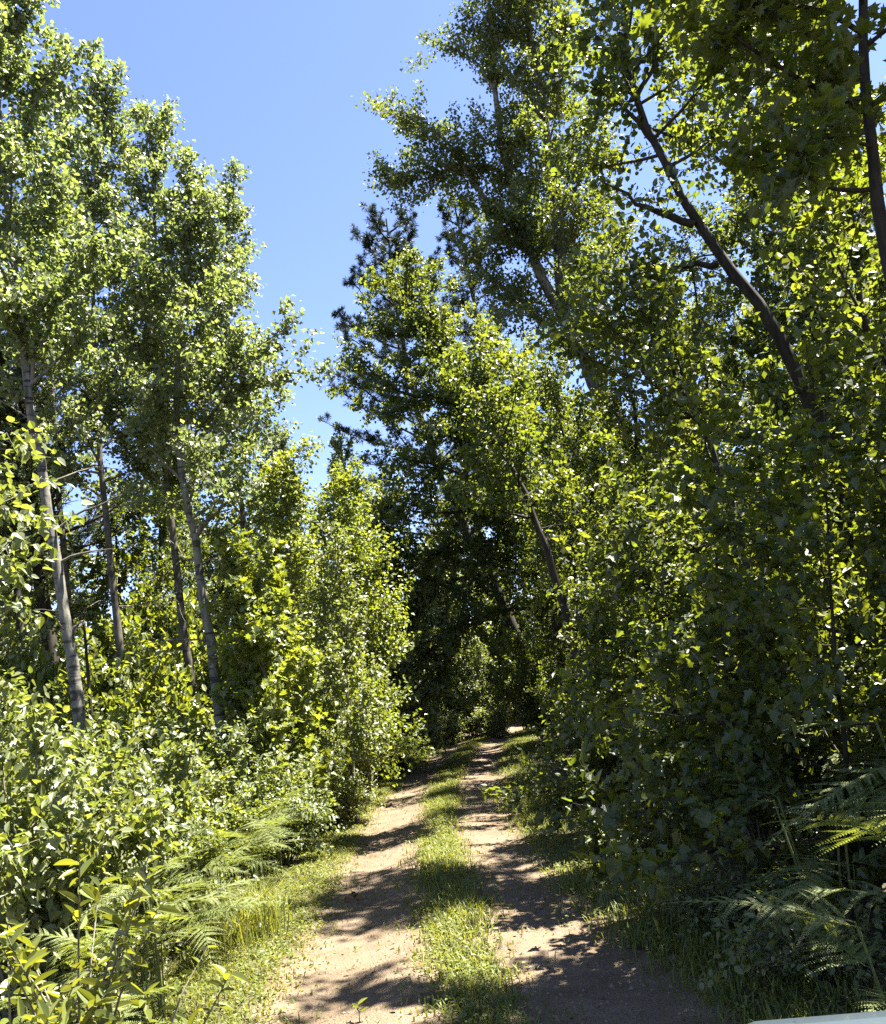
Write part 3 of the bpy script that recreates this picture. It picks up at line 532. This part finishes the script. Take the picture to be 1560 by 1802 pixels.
gl = 'shrubs on the sunny left bank'
L_BANK = [  # kind, x, y, scale, height factor, label
 ('hazel_a', -3.3, 6.2, 1.0, 1.15, 'broad pale leaved hazel at the left edge, top of the near bank'),
 ('hazel_b', -3.35, 7.6, .95, 1.0, 'glossy shrub on the left bank just behind the near fern'),
 ('hazel_a', -4.4, 7.6, 1.1, 1.1, 'tall hazel at the left edge below the aspen trunks'),
 ('hazel_b', -3.8, 9.3, 1.1, 1.05, 'wide shrub on the left bank in front of the tallest aspen'),
 ('dogwood', -3.1, 9.4, .85, .95, 'light green shrub behind the largest left fern'),
 ('hazel_a', -5.3, 10.0, 1.1, 1.05, 'hazel at the foot of the tallest pale aspen'),
 ('hazel_b', -3.2, 11.3, 1.05, 1.0, 'shrub at the foot of the forked pale aspen'),
 ('bramble', -2.6, 11.2, .95, 1.0, 'low bramble edging the verge beyond the ferns'),
 ('dogwood', -4.5, 12.4, 1.2, 1.1, 'light green bush between the two pale aspens'),
 ('hazel_a', -2.9, 13.6, 1.0, 1.0, 'dense shrub beside the verge where the shade crosses the track'),
 ('maple_bush', -6.2, 12.6, 1.15, 1.1, 'maple bush behind the brush at the left edge'),
 ('hazel_b', -2.7, 15.8, 1.0, 1.0, 'shrub left of the track beyond the first shade band'),
 ('maple_bush', -4.0, 15.5, 1.3, 1.2, 'yellow green maple bush below the glowing sapling'),
 ('hazel_a', -2.6, 18.2, 1.0, 1.05, 'shrub left of the track near its far grass tuft'),
 ('hazel_b', -2.5, 21.0, 1.05, 1.1, 'shrub leaning to the track on its far left side'),
 ('dark_bush', -3.6, 19.5, 1.3, 1.2, 'dark bush behind the left shrubs in the middle distance'),
 ('hazel_a', -2.3, 24.5, 1.1, 1.15, 'farthest left shrub beside the end of the track'),
 ('dogwood', -5.6, 14.0, 1.7, 1.25, 'tall light green bush filling the gap left of the thin dark aspen'),
 ('dogwood', -4.7, 16.2, 1.8, 1.35, 'tall light green bush behind the thin leaning aspen'),
 ('dogwood', -7.4, 14.8, 1.8, 1.3, 'tall light green bush behind the tallest pale aspen'),
 ('dogwood', -6.3, 17.6, 2.0, 1.4, 'big light green bush deep behind the left aspens'),
 ('bramble', -2.3, 13.9, .8, .9, 'small bush around the foot of the dark stemmed sapling'),
 ('low', -2.75, 6.2, 1.0, 1.0, 'low leafy clump under the nearest left fern'),
 ('low', -2.65, 8.2, 1.0, 1.0, 'low leafy clump at the verge below the largest fern'),
]
for k, x, y, s, sz, lab in L_BANK: put(k, x, y, s, lab, gl, sz=sz)
gr = 'shrubs in the dark right thicket'
R_BANK = [
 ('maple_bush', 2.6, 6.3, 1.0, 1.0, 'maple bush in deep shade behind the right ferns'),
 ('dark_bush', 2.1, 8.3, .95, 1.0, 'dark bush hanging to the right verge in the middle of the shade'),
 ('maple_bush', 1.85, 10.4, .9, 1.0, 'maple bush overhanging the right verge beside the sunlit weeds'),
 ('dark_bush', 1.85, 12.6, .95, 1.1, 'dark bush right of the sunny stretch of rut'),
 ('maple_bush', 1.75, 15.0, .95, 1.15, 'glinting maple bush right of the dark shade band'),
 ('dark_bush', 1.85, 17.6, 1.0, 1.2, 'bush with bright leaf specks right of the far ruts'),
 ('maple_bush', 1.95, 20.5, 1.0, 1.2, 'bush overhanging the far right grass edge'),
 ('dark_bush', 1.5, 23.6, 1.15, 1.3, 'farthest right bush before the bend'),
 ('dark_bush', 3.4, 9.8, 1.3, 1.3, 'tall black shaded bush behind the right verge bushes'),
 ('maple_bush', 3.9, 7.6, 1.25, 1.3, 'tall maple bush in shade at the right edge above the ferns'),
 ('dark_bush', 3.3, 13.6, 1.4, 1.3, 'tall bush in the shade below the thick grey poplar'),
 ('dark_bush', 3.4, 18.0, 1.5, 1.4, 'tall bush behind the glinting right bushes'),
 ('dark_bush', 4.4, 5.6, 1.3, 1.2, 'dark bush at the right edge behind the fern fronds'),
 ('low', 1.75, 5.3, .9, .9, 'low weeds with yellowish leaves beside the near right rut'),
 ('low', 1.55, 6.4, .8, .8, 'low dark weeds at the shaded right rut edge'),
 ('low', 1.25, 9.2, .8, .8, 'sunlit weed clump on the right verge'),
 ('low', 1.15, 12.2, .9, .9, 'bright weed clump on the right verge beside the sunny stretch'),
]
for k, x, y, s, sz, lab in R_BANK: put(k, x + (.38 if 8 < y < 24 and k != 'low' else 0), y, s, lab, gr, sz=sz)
ge = 'bushes closing the end of the track'
for k, x, y, s, sz, lab in [
 ('dark_bush', -.9, 31.5, 1.2, 1.1, 'dark bush closing the left half of the track end'),
 ('hazel_a', .7, 31.8, 1.3, 1.2, 'bush straight behind the track end'),
 ('dark_bush', -2.6, 29.0, 1.3, 1.2, 'bush left of the track end'),
 ('dark_bush', 2.1, 28.6, 1.25, 1.3, 'dark bush right of the track end'),
 ('hazel_b', -1.6, 35.5, 1.6, 1.5, 'tall bush behind the left side of the track end'),
 ('dark_bush', 2.0, 38.0, 1.8, 1.6, 'tall dim bush behind the right side of the track end'),
 ('bramble', .9, 30.3, 1.3, .9, 'low bush at the foot of the track end on its right'),
 ('bramble', -.7, 30.0, 1.3, .9, 'low bush at the foot of the track end on its left'),
 ('bramble', .1, 33.0, 1.6, 1.1, 'shaded low bush just behind the track end'),
]: put(k, x, y, s, lab, ge, sz=sz)
# thicket filling behind the banks, alike to the eye
for i in range(16): put(['hazel_a', 'maple_bush', 'dark_bush', 'hazel_b'][i % 4], rs.uniform(-11, -5.2) , 11 + i * 1.2, rs.uniform(1.1, 1.5), 'indistinct bush in the thicket behind the left bank', 'thicket bushes behind the left bank', sz=1.1)
for i in range(18): put(['dark_bush', 'maple_bush'][i % 2], rs.uniform(4.6, 10), 6 + i * 1.3, rs.uniform(1.2, 1.6), 'indistinct dark bush in the shade behind the right thicket', 'thicket bushes behind the right verge', sz=1.2)

# ------------------------------------------------------------------ background wood
def proto(seed, leafm, bark, h, **kw):
    rng = np.random.default_rng(seed); tr = np.array([[0, 0, -.1], [rng.normal(0, .1), rng.normal(0, .1), h * .5], [rng.normal(0, .25), rng.normal(0, .25), h]])
    a, b, c = grow(rng, tr, .13, .02, dead=4, **kw); return a.mesh('trunk', M[bark], True), b.mesh('branches', M['twig'], True), c.mesh('crown', M[leafm])
bgk = dict(elev=lambda g: 12 + 45 * g, leaf=.125, tpl=DIAM, curve=.45, droop=.5)
PB = [proto(71, 'aspen', 'grey_bark', 11, c0=.22, nb=34, blen=lambda g: .8 + 1.6 * (1 - g), n_leaf=16000, **bgk),
      proto(72, 'poplar', 'dark_bark', 12, c0=.15, nb=36, blen=lambda g: 1.0 + 2.0 * (1 - g), n_leaf=18000, **bgk),
      proto(73, 'maple', 'dark_bark', 8, c0=.10, nb=34, blen=lambda g: 1.0 + 1.6 * (1 - g), n_leaf=16000, **bgk)]
def wood(k, x, y, s, label, group):
    o = root('forest_tree', (x, y, float(gz(x, y)) - .05), label, 'tree', group, rs.uniform(0, 6.28), s)
    t, b, c = PB[k]; link('trunk', t, o); link('branches', b, o); tag(link('crown', c, o), kind='stuff')
LW = [(-8.5, 15, 0, .8), (-7.2, 18, 2, .8), (-10.5, 19, 1, .9), (-5.5, 20.5, 2, .75), (-12, 24, 0, 1.0), (-8.3, 24, 1, .85), (-5.0, 26, 2, .85), (-14, 17, 1, 1.0), (-15, 29, 1, 1.1), (-10, 31, 0, 1.0), (-6.8, 33, 1, .85), (-3.8, 36, 2, .95), (-19, 24, 0, 1.1), (-12, 39, 1, 1.0), (-7, 42, 2, 1.1), (-20, 36, 1, 1.2), (-2.5, 44, 2, 1.1), (-.9, 39, 2, 1.0), (.9, 47, 1, 1.1)]
for x, y, k, s in LW: wood(k, x, y, s, 'leafy tree in the wood behind the left aspens', 'wood behind the left aspens')
RW = [(8.5, 17, 2, .8), (6.5, 21, 2, .9), (11, 22, 0, .8), (14, 16, 2, 1.0), (5, 24, 2, 1.1), (8.5, 26, 1, 1.1), (13, 24, 0, 1.2), (4.8, 30, 1, 1.0), (9, 33, 2, 1.2), (3.8, 37, 2, 1.0), (14, 33, 1, 1.2), (7, 41, 1, 1.2), (1.7, 37.5, 2, .9), (17, 21, 1, 1.2)]
for x, y, k, s in RW: wood(k, x, y, s, 'leafy tree in the wood behind the right thicket', 'wood behind the right thicket')
for x, y, k, s in [(8.0, 2.0, 2, 1.0), (5.7, 5.6, 1, .8)]: wood(k, x, y, s, 'dense tree added mostly out of view to shade the right edge of the picture', 'trees shading the right edge')  # mostly unseen trees, added to throw shade on the right side
for x, y, k, s, lab in [(6.8, 8.6, 1, .75, 'dense tree at the right edge behind the sunlit maple sapling'), (5.9, 10.9, 1, .8, 'dense tree right of the foot of the hard leaning trunk'), (6.3, 13.6, 1, .9, 'dense tree behind the thin bare sapling at the right')]: wood(k, x, y, s, lab, 'trees shading the right edge')  # canopy added for the shade it casts on the right thicket

# ------------------------------------------------------------------ ferns
def frond_mesh(seed, L=.75, wmax=.30):
    rng = np.random.default_rng(seed); mb = MB(); n = 17; t = np.linspace(0, 1, n)
    R = np.stack([t * L * .95, .03 * np.sin(t * 3 + seed), L * (.16 * t - .24 * t ** 2)], 1)
    tube(mb, R, np.linspace(.004, .001, n), 4, .2)
    pos, ax, nr, sz = [], [], [], []
    for i in range(1, n):
        u = t[i]; T = norm(R[i] - R[i - 1]); up = np.cross(T, np.array([0, 1.0, 0])); up = -up if up[2] < 0 else up
        for sgn in (-1, 1):
            pl = (wmax * (1 - u) ** .95 + .014) * rng.uniform(.9, 1.08)
            tilt = rng.normal(0, .16); d = norm(np.array([0, sgn, 0]) * .86 + T * (.42 + .25 * u) + up * tilt)
            k = max(3, int(pl / .0115)); w_ = np.linspace(.04, 1, k)
            q = R[i][None] + T * rng.uniform(-.006, .006) + d * w_[:, None] * pl - UP * (w_ ** 2 * pl * rng.uniform(.05, .3))[:, None]
            pin = np.maximum(.026 * (1 - w_) ** .6 * min(1, .45 + pl / wmax), .006)
            tw = up + d * rng.normal(0, .2) + T * rng.normal(0, .25)
            for s2 in (-1, 1):
                for j in range(k):
                    pos.append(q[j]); ax.append(norm(T * s2 * .9 + d * .45)); nr.append(tw + rng.normal(0, .15, 3)); sz.append(pin[j])
    leaves(mb, np.array(pos), np.array(ax), np.array(nr), np.array(sz), (np.array([(0, 0, 0), (.30, .30, .02), (1, 0, -.05), (.30, -.30, .02)]), np.array([[0, 3, 2, 1]])), rng)
    return mb.mesh('frond', M['fern'])
FR = [frond_mesh(81), frond_mesh(82, .85, .34), frond_mesh(83, .62, .27)]
stk = MB(); tube(stk, np.array([[0, 0, -.05], [.01, 0, .25], [.05, 0, .5]]), [.006, .005, .004], 5, .3); STK = stk.mesh('stalk', M['fern'], True)
def fern(x, y, s, nfr, label, group, h=.5, face=None):
    o = root('fern', (x, y, float(gz(x, y))), label, 'fern', group, 0, s)
    a = rs.uniform(0, 6.28)
    for i in range(nfr):
        a += 6.283 / nfr + rs.normal(0, .25); hh = h * rs.uniform(.6, 1.25); r = rs.uniform(.03, .16)
        f = link('frond', FR[i % 3], o); aa = a if face is None else face + rs.normal(0, 1.0)
        f.location = (math.cos(a) * r + .05 * math.cos(aa) * hh / .5, math.sin(a) * r + .05 * math.sin(aa) * hh / .5, hh); f.rotation_euler = (rs.normal(0, .18), rs.normal(-.12, .18), aa); k = rs.uniform(.75, 1.2); f.scale = (k, k, k)
        q = link('stalk', STK, o); q.location = (math.cos(a) * r, math.sin(a) * r, 0); q.rotation_euler = (0, 0, aa); q.scale = (hh / .5, hh / .5, hh / .5)
gf = 'bracken ferns along the left verge'
for (px, py, yy), s, nf, lab in [
 ((330, 1650, 6.1), 1.05, 9, 'nearest large pale fern spreading over the left verge'),
 ((210, 1790, 4.6), .8, 7, 'half shaded fern at the bottom left under the long leaved shoot'),
 ((250, 1600, 6.6), 1.0, 7, 'fern behind the nearest large pale fern'),
 ((430, 1530, 7.9), 1.05, 9, 'sun bleached fern above the tall grass tuft'),
 ((475, 1480, 9.2), 1.0, 8, 'pale fern below the light green shrub on the left bank'),
 ((380, 1500, 8.7), 1.0, 7, 'fern tucked behind the sun bleached fern'),
 ((530, 1440, 10.6), .95, 7, 'bright fern where the left verge narrows'),
 ((600, 1400, 13.0), .95, 7, 'fern beside the dense shrub at the shade band'),
 ((660, 1350, 17.0), 1.0, 7, 'small pale fern far along the left verge'),
 ((300, 1700, 5.3), .9, 7, 'low pale fern at the grass edge nearest the bottom left'),
 ((500, 1470, 9.9), .9, 6, 'small fern under the low bramble edge'),
 ((395, 1580, 7.2), .9, 7, 'pale fern behind the tall grass tuft'),
]:
    p = V(px, py, yy); fern(max(min(p[0], edge(E_LL, yy) - .78), edge(E_LL, yy) - 1.3), yy, s * .9, nf + 1, lab, gf, .72, face=rs.uniform(-1.3, .5))
gf2 = 'bracken ferns in the shade on the right'
for x, y, s, nf, h, lab in [
 (2.15, 4.6, 1.15, 8, .72, 'shaded fern at the right edge with one bright frond tip'),
 (1.95, 5.5, 1.1, 8, .68, 'fern with sunlit frond in the dark right thicket'),
 (2.6, 5.2, 1.2, 8, .85, 'fern behind the sunlit right fern'),
 (1.75, 4.3, .9, 6, .5, 'dim fern low at the bottom right'),
 (2.3, 6.6, 1.1, 7, .8, 'dark fern behind the sunlit frond, half hidden')]: fern(x, y, s, nf, lab, gf2, h)

# ------------------------------------------------------------------ foreground shoot with long leaves (each leaf its own piece)
def leaf_piece(tpl, leafm, val, stalk=.1):
    mb = MB(); tv, tf = tpl; mb.add(tv, tf, val); return mb.mesh('leaf', M[leafm])
def long_tpl(wd):
    half = [(.12, .09 * wd), (.30, .15 * wd), (.52, .165 * wd), (.75, .12 * wd), (.90, .06 * wd)]; tv, tf = folded(half, .3); tv = tv.copy(); tv[:, 2] -= .22 * tv[:, 0] ** 2; return tv, tf
LP = [leaf_piece(long_tpl(w_), 'long', v_) for w_, v_ in ((1.0, .2), (1.15, .5), (.9, .8), (1.1, .95))]
def shoot(px, py, Y, h, label, seed, stems, per, ls=.13):
    rng = np.random.default_rng(seed); b = V(px, py, Y); b[2] = float(gz(b[0], b[1])); o = root('willow_shoot', b, label, 'shrub', 'long leaved shoots at the lower left'); sb = MB()
    for i in range(stems):
        a = i * 2.4 + rng.normal(0, .3); top = np.array([math.cos(a) * .38, math.sin(a) * .38, h * rng.uniform(.7, 1.05)])
        P = spline(np.array([[0, 0, -.05], top * [.4, .4, .55] + rng.normal(0, .03, 3), top]), 12); tube(sb, P, np.linspace(.010, .0025, 12), 5, .5)
        for k in range(per):
            u = 1 - .75 * ((k + rng.random()) / per) ** 1.3; x = u * 11; j = min(int(x), 10); p = P[j] + (P[j + 1] - P[j]) * (x - j)
            az = k * 2.4 + rng.normal(0, .3); f = link('leaf', LP[rng.integers(4)], o); f.location = p
            f.rotation_euler = (rng.normal(0, .6), rng.normal(-.45 + .7 * (1 - u), .5), az); q = ls * rng.uniform(.5, 1.45); f.scale = (q, q, q)
    link('stems', sb.mesh('stems', M['twig'], True, (0, 0, 0)), o)
shoot(140, 1780, 4.2, 1.30, 'leafy shoot with long yellow green leaves at the lower left corner', 91, 11, 27, .088)
shoot(20, 1770, 3.9, 1.1, 'second long leaved shoot cut off by the left edge of the picture', 92, 10, 28, .085)
shoot(260, 1800, 4.3, .75, 'low long leaved shoot beside the half shaded fern at the bottom left', 93, 7, 24, .08)

# broad leaves of a tall sapling hanging in from the left edge
hero('maple_sapling', 'hazel sapling with broad drooping leaves hanging in at the left edge', 6.5, [(-60, 1350), (-50, 1100), (-20, 830)], 12, 'twig', 'brush', 'sapling', seed=57, n_leaf=1000, **{**und, 'leaf': .085, 'tpl': HAZEL, 'c0': .72, 'nb': 9, 'droop': .6, 'blen': lambda g: .5 + .5 * (1 - g)})

# snapped dead stem among the left trunks
rng = np.random.default_rng(95); p0, p1 = V(158, 1190, 13), V(148, 1095, 13); p0[2] = 0; mb = MB(); tube(mb, spline(np.array([p0, (p0 + p1) / 2 + [.02, 0, .1], p1]), 9), np.linspace(.035, .022, 9), 8, .5, rng, .08)
o = root('snapped_stem', p0, 'snapped dead stem with pale splintered top among the left trunks', 'dead tree'); link('stump', mb.mesh('stump', M['dark_bark'], True, p0), o)
mb = MB(); tube(mb, spline(np.array([p1, V(132, 1108, 12.8), V(112, 1128, 12.6)]), 6), np.linspace(.035, .012, 6), 6, .5, rng, .1); link('splinter', mb.mesh('splinter', M['dead_wood'], True, p0), o)

# tall grass tuft at the verge
rng = np.random.default_rng(96); mb = MB(); c = G(440, 1650); n = 900
P = np.stack([c[0] + rng.normal(-.12, .20, n), c[1] + rng.normal(.1, .30, n), np.zeros(n)], 1); P[:, 2] = gz(P[:, 0], P[:, 1]); blades(mb, P, .42, rng, .008, .9)
tag(link('grass_tuft', mb.mesh('grass_tuft', M['grass'])), 'tall bright grass tuft between two pale ferns on the left verge', 'grass tuft', kind='stuff')

# dry leaves on the left rut
rng = np.random.default_rng(97); CL = [leaf_piece(folded([(.2, .3), (.55, .36), (.8, .2)], f_), 'dry', .5) for f_ in (.5, .9)]
for px, py in [(606, 1580), (615, 1583), (625, 1576), (630, 1582), (638, 1578), (618, 1571)]:
    p = G(px, py); f = link('fallen_leaf', CL[rng.integers(2)]); f.location = (p[0], p[1], float(gz(p[0], p[1])) + .015); f.scale = (.055,) * 3; f.rotation_euler = (rng.normal(0, .5), rng.normal(-.4, .4), rng.uniform(0, 6.28))
    tag(f, 'curled brown fallen leaf in the small cluster on the left rut', 'leaf', 'dry leaves on the left rut')
# seedlings on the track
for px, py, hh, lab in [(632, 1792, .10, 'tiny dark seedling standing in the left rut at the bottom edge'), (713, 1522, .07, 'tiny thin seedling at the edge of the grass strip')]:
    p = G(px, py); p[2] = float(gz(p[0], p[1])); o = root('seedling', p, lab, 'seedling'); mb = MB(); tube(mb, np.array([[0, 0, -.01], [.005, 0, hh * .6], [-.008, 0, hh]]), [.0035, .003, .002], 5, .5); link('stem', mb.mesh('stem', M['twig'], True), o)
    for k in range(4):
        f = link('leaf', LP[k], o); f.location = (0, 0, hh * (.55 + .15 * k)); f.rotation_euler = (0, -.7, k * 2.2); f.scale = (hh * .7,) * 3

# ------------------------------------------------------------------ car beside the camera (only the bonnet corner reaches the picture)
def car():
    M['paint'] = plain('car_paint', (.075, .10, .12), .4, .5, .35, .04, 60.0, .6); M['glass'] = plain('car_glass', (.02, .025, .03), .05, .6, noise=.05)
    M['rubber'] = plain('tyre_rubber', (.02, .02, .02), .85, .2); M['chrome'] = plain('rim_metal', (.5, .5, .5), .3, .5, 1.0, .05); M['lamp'] = plain('lamp_glass', (.7, .72, .75), .1, .6, noise=.05); M['trim'] = plain('black_trim', (.03, .03, .03), .6, .3)
    o = root('parked_car', (1.12, .262, 0), 'pale blue grey car at the bottom right corner, only its bonnet edge showing', 'car', rz=RAD(-8))
    W2 = .90
    def loft(secs, mt, name, parent=o, smooth=True):
        mb = MB(); n = len(secs[0]); v = np.array(secs).reshape(-1, 3); i = np.arange(len(secs) - 1)[:, None] * n; j = np.arange(n)[None]; k = (j + 1) % n
        mb.add(v, [np.stack([i + j, i + k, i + n + k, i + n + j], -1).reshape(-1, 4), np.arange(n)[::-1][None], (np.arange(n) + (len(secs) - 1) * n)[None]]); ob = link(name, mb.mesh(name, M[mt], smooth), parent); return ob
    def sect(y, w_, z0, z1, r=.12, crown=.03):
        pts = []
        for cx, cz, a0 in ((w_ - r, z0 + r, -90), (w_ - r, z1 - r, 0), (-w_ + r, z1 - r, 90), (-w_ + r, z0 + r, 180)):
            for a in np.linspace(a0, a0 + 90, 6): pts.append((cx + r * math.cos(RAD(a)), y, cz + r * math.sin(RAD(a))))
        top = [p for p in pts]
        return [(x, y_, z + (crown * (1 - (x / w_) ** 2) if z > (z0 + z1) / 2 else 0)) for x, y_, z in top]
    loft([sect(-2.35, .74, .35, .80), sect(-2.25, .86, .28, .90), sect(-1.2, W2, .25, .95), sect(.6, W2, .25, .96), sect(1.6, W2 - .01, .25, .925, .09), sect(2.05, .88, .27, .90, .07), sect(2.20, .86, .30, .86, .07), sect(2.28, .80, .36, .78, .07)], 'paint', 'body')
    loft([sect(.62, .80, .90, .962, .03, .04), sect(1.4, .80, .88, .95, .03, .045), sect(1.95, .76, .86, .918, .03, .035), sect(2.12, .72, .83, .888, .025, .03)], 'paint', 'bonnet')
    loft([sect(-2.0, .62, .9, 1.02, .05), sect(-1.5, .70, .9, 1.40, .10), sect(-.9, .72, .9, 1.50, .12), sect(-.2, .72, .9, 1.49, .12), sect(.25, .70, .9, 1.36, .12), sect(.70, .66, .9, .99, .04)], 'glass', 'window')
    loft([sect(-1.45, .66, 1.40, 1.455, .025), sect(-.9, .66, 1.49, 1.53, .02), sect(-.2, .66, 1.48, 1.52, .02), sect(.1, .64, 1.40, 1.455, .025)], 'paint', 'roof')
    loft([sect(2.24, .74, .30, .52, .08), sect(2.36, .62, .32, .50, .08)], 'trim', 'bumper'); loft([sect(2.26, .42, .56, .70, .04), sect(2.325, .40, .57, .69, .04)], 'trim', 'grille')
    for s in (-1, 1):
        b = loft([[(x + s * .62, y, z) for x, y, z in sect(2.18, .15, .58, .74, .05)], [(x + s * .60, y, z) for x, y, z in sect(2.285, .12, .60, .71, .05)]], 'lamp', 'headlight')
        d = loft([[(s * (W2 - .005), -.75, .34), (s * (W2 - .005), .55, .34), (s * (W2 - .005), .55, .90), (s * (W2 - .005), -.75, .90)], [(s * (W2 + .008), -.74, .35), (s * (W2 + .008), .54, .35), (s * (W2 + .008), .54, .89), (s * (W2 + .008), -.74, .89)]], 'paint', 'door', smooth=False)
        h = MB(); tube(h, np.array([[s * .915, -.66, .80], [s * .94, -.6, .80], [s * .94, -.5, .80], [s * .915, -.46, .80]]), .011, 6, .5); link('handle', h.mesh('handle', M['trim'], True), d)
        loft([[(x * .5 + s * .93, y, z) for x, y, z in sect(.42, .16, .98, 1.10, .04)], [(x * .45 + s * .93, y, z) for x, y, z in sect(.52, .14, .99, 1.09, .04)]], 'paint', 'mirror')
        for yy in (-1.45, 1.42):
            t = MB(); th = np.linspace(0, 2 * math.pi, 25)[:-1]; prof = [(.20, -.10), (.31, -.10), (.335, -.07), (.335, .07), (.31, .10), (.20, .10)]
            v = np.array([[(s * .84 + q, yy + r_ * math.cos(a), .335 + r_ * math.sin(a)) for a in th] for r_, q in prof]).reshape(-1, 3); i = np.arange(5)[:, None] * 24; j = np.arange(24)[None]; k = (j + 1) % 24
            t.add(v, np.stack([i + j, i + k, i + 24 + k, i + 24 + j], -1).reshape(-1, 4)); wh = link('wheel', t.mesh('wheel', M['rubber'], True), o)
            t = MB(); tube(t, np.array([[s * .76, yy, .335], [s * .93, yy, .335]]), [.21, .20], 24, .5); link('rim', t.mesh('rim', M['chrome']), wh)
car()
print('SCENE BUILT in %.1f s; tris %.2fM' % (time.time() - T0, sum(len(m.loops) - 2 * len(m.polygons) for m in bpy.data.meshes) / 1e6))
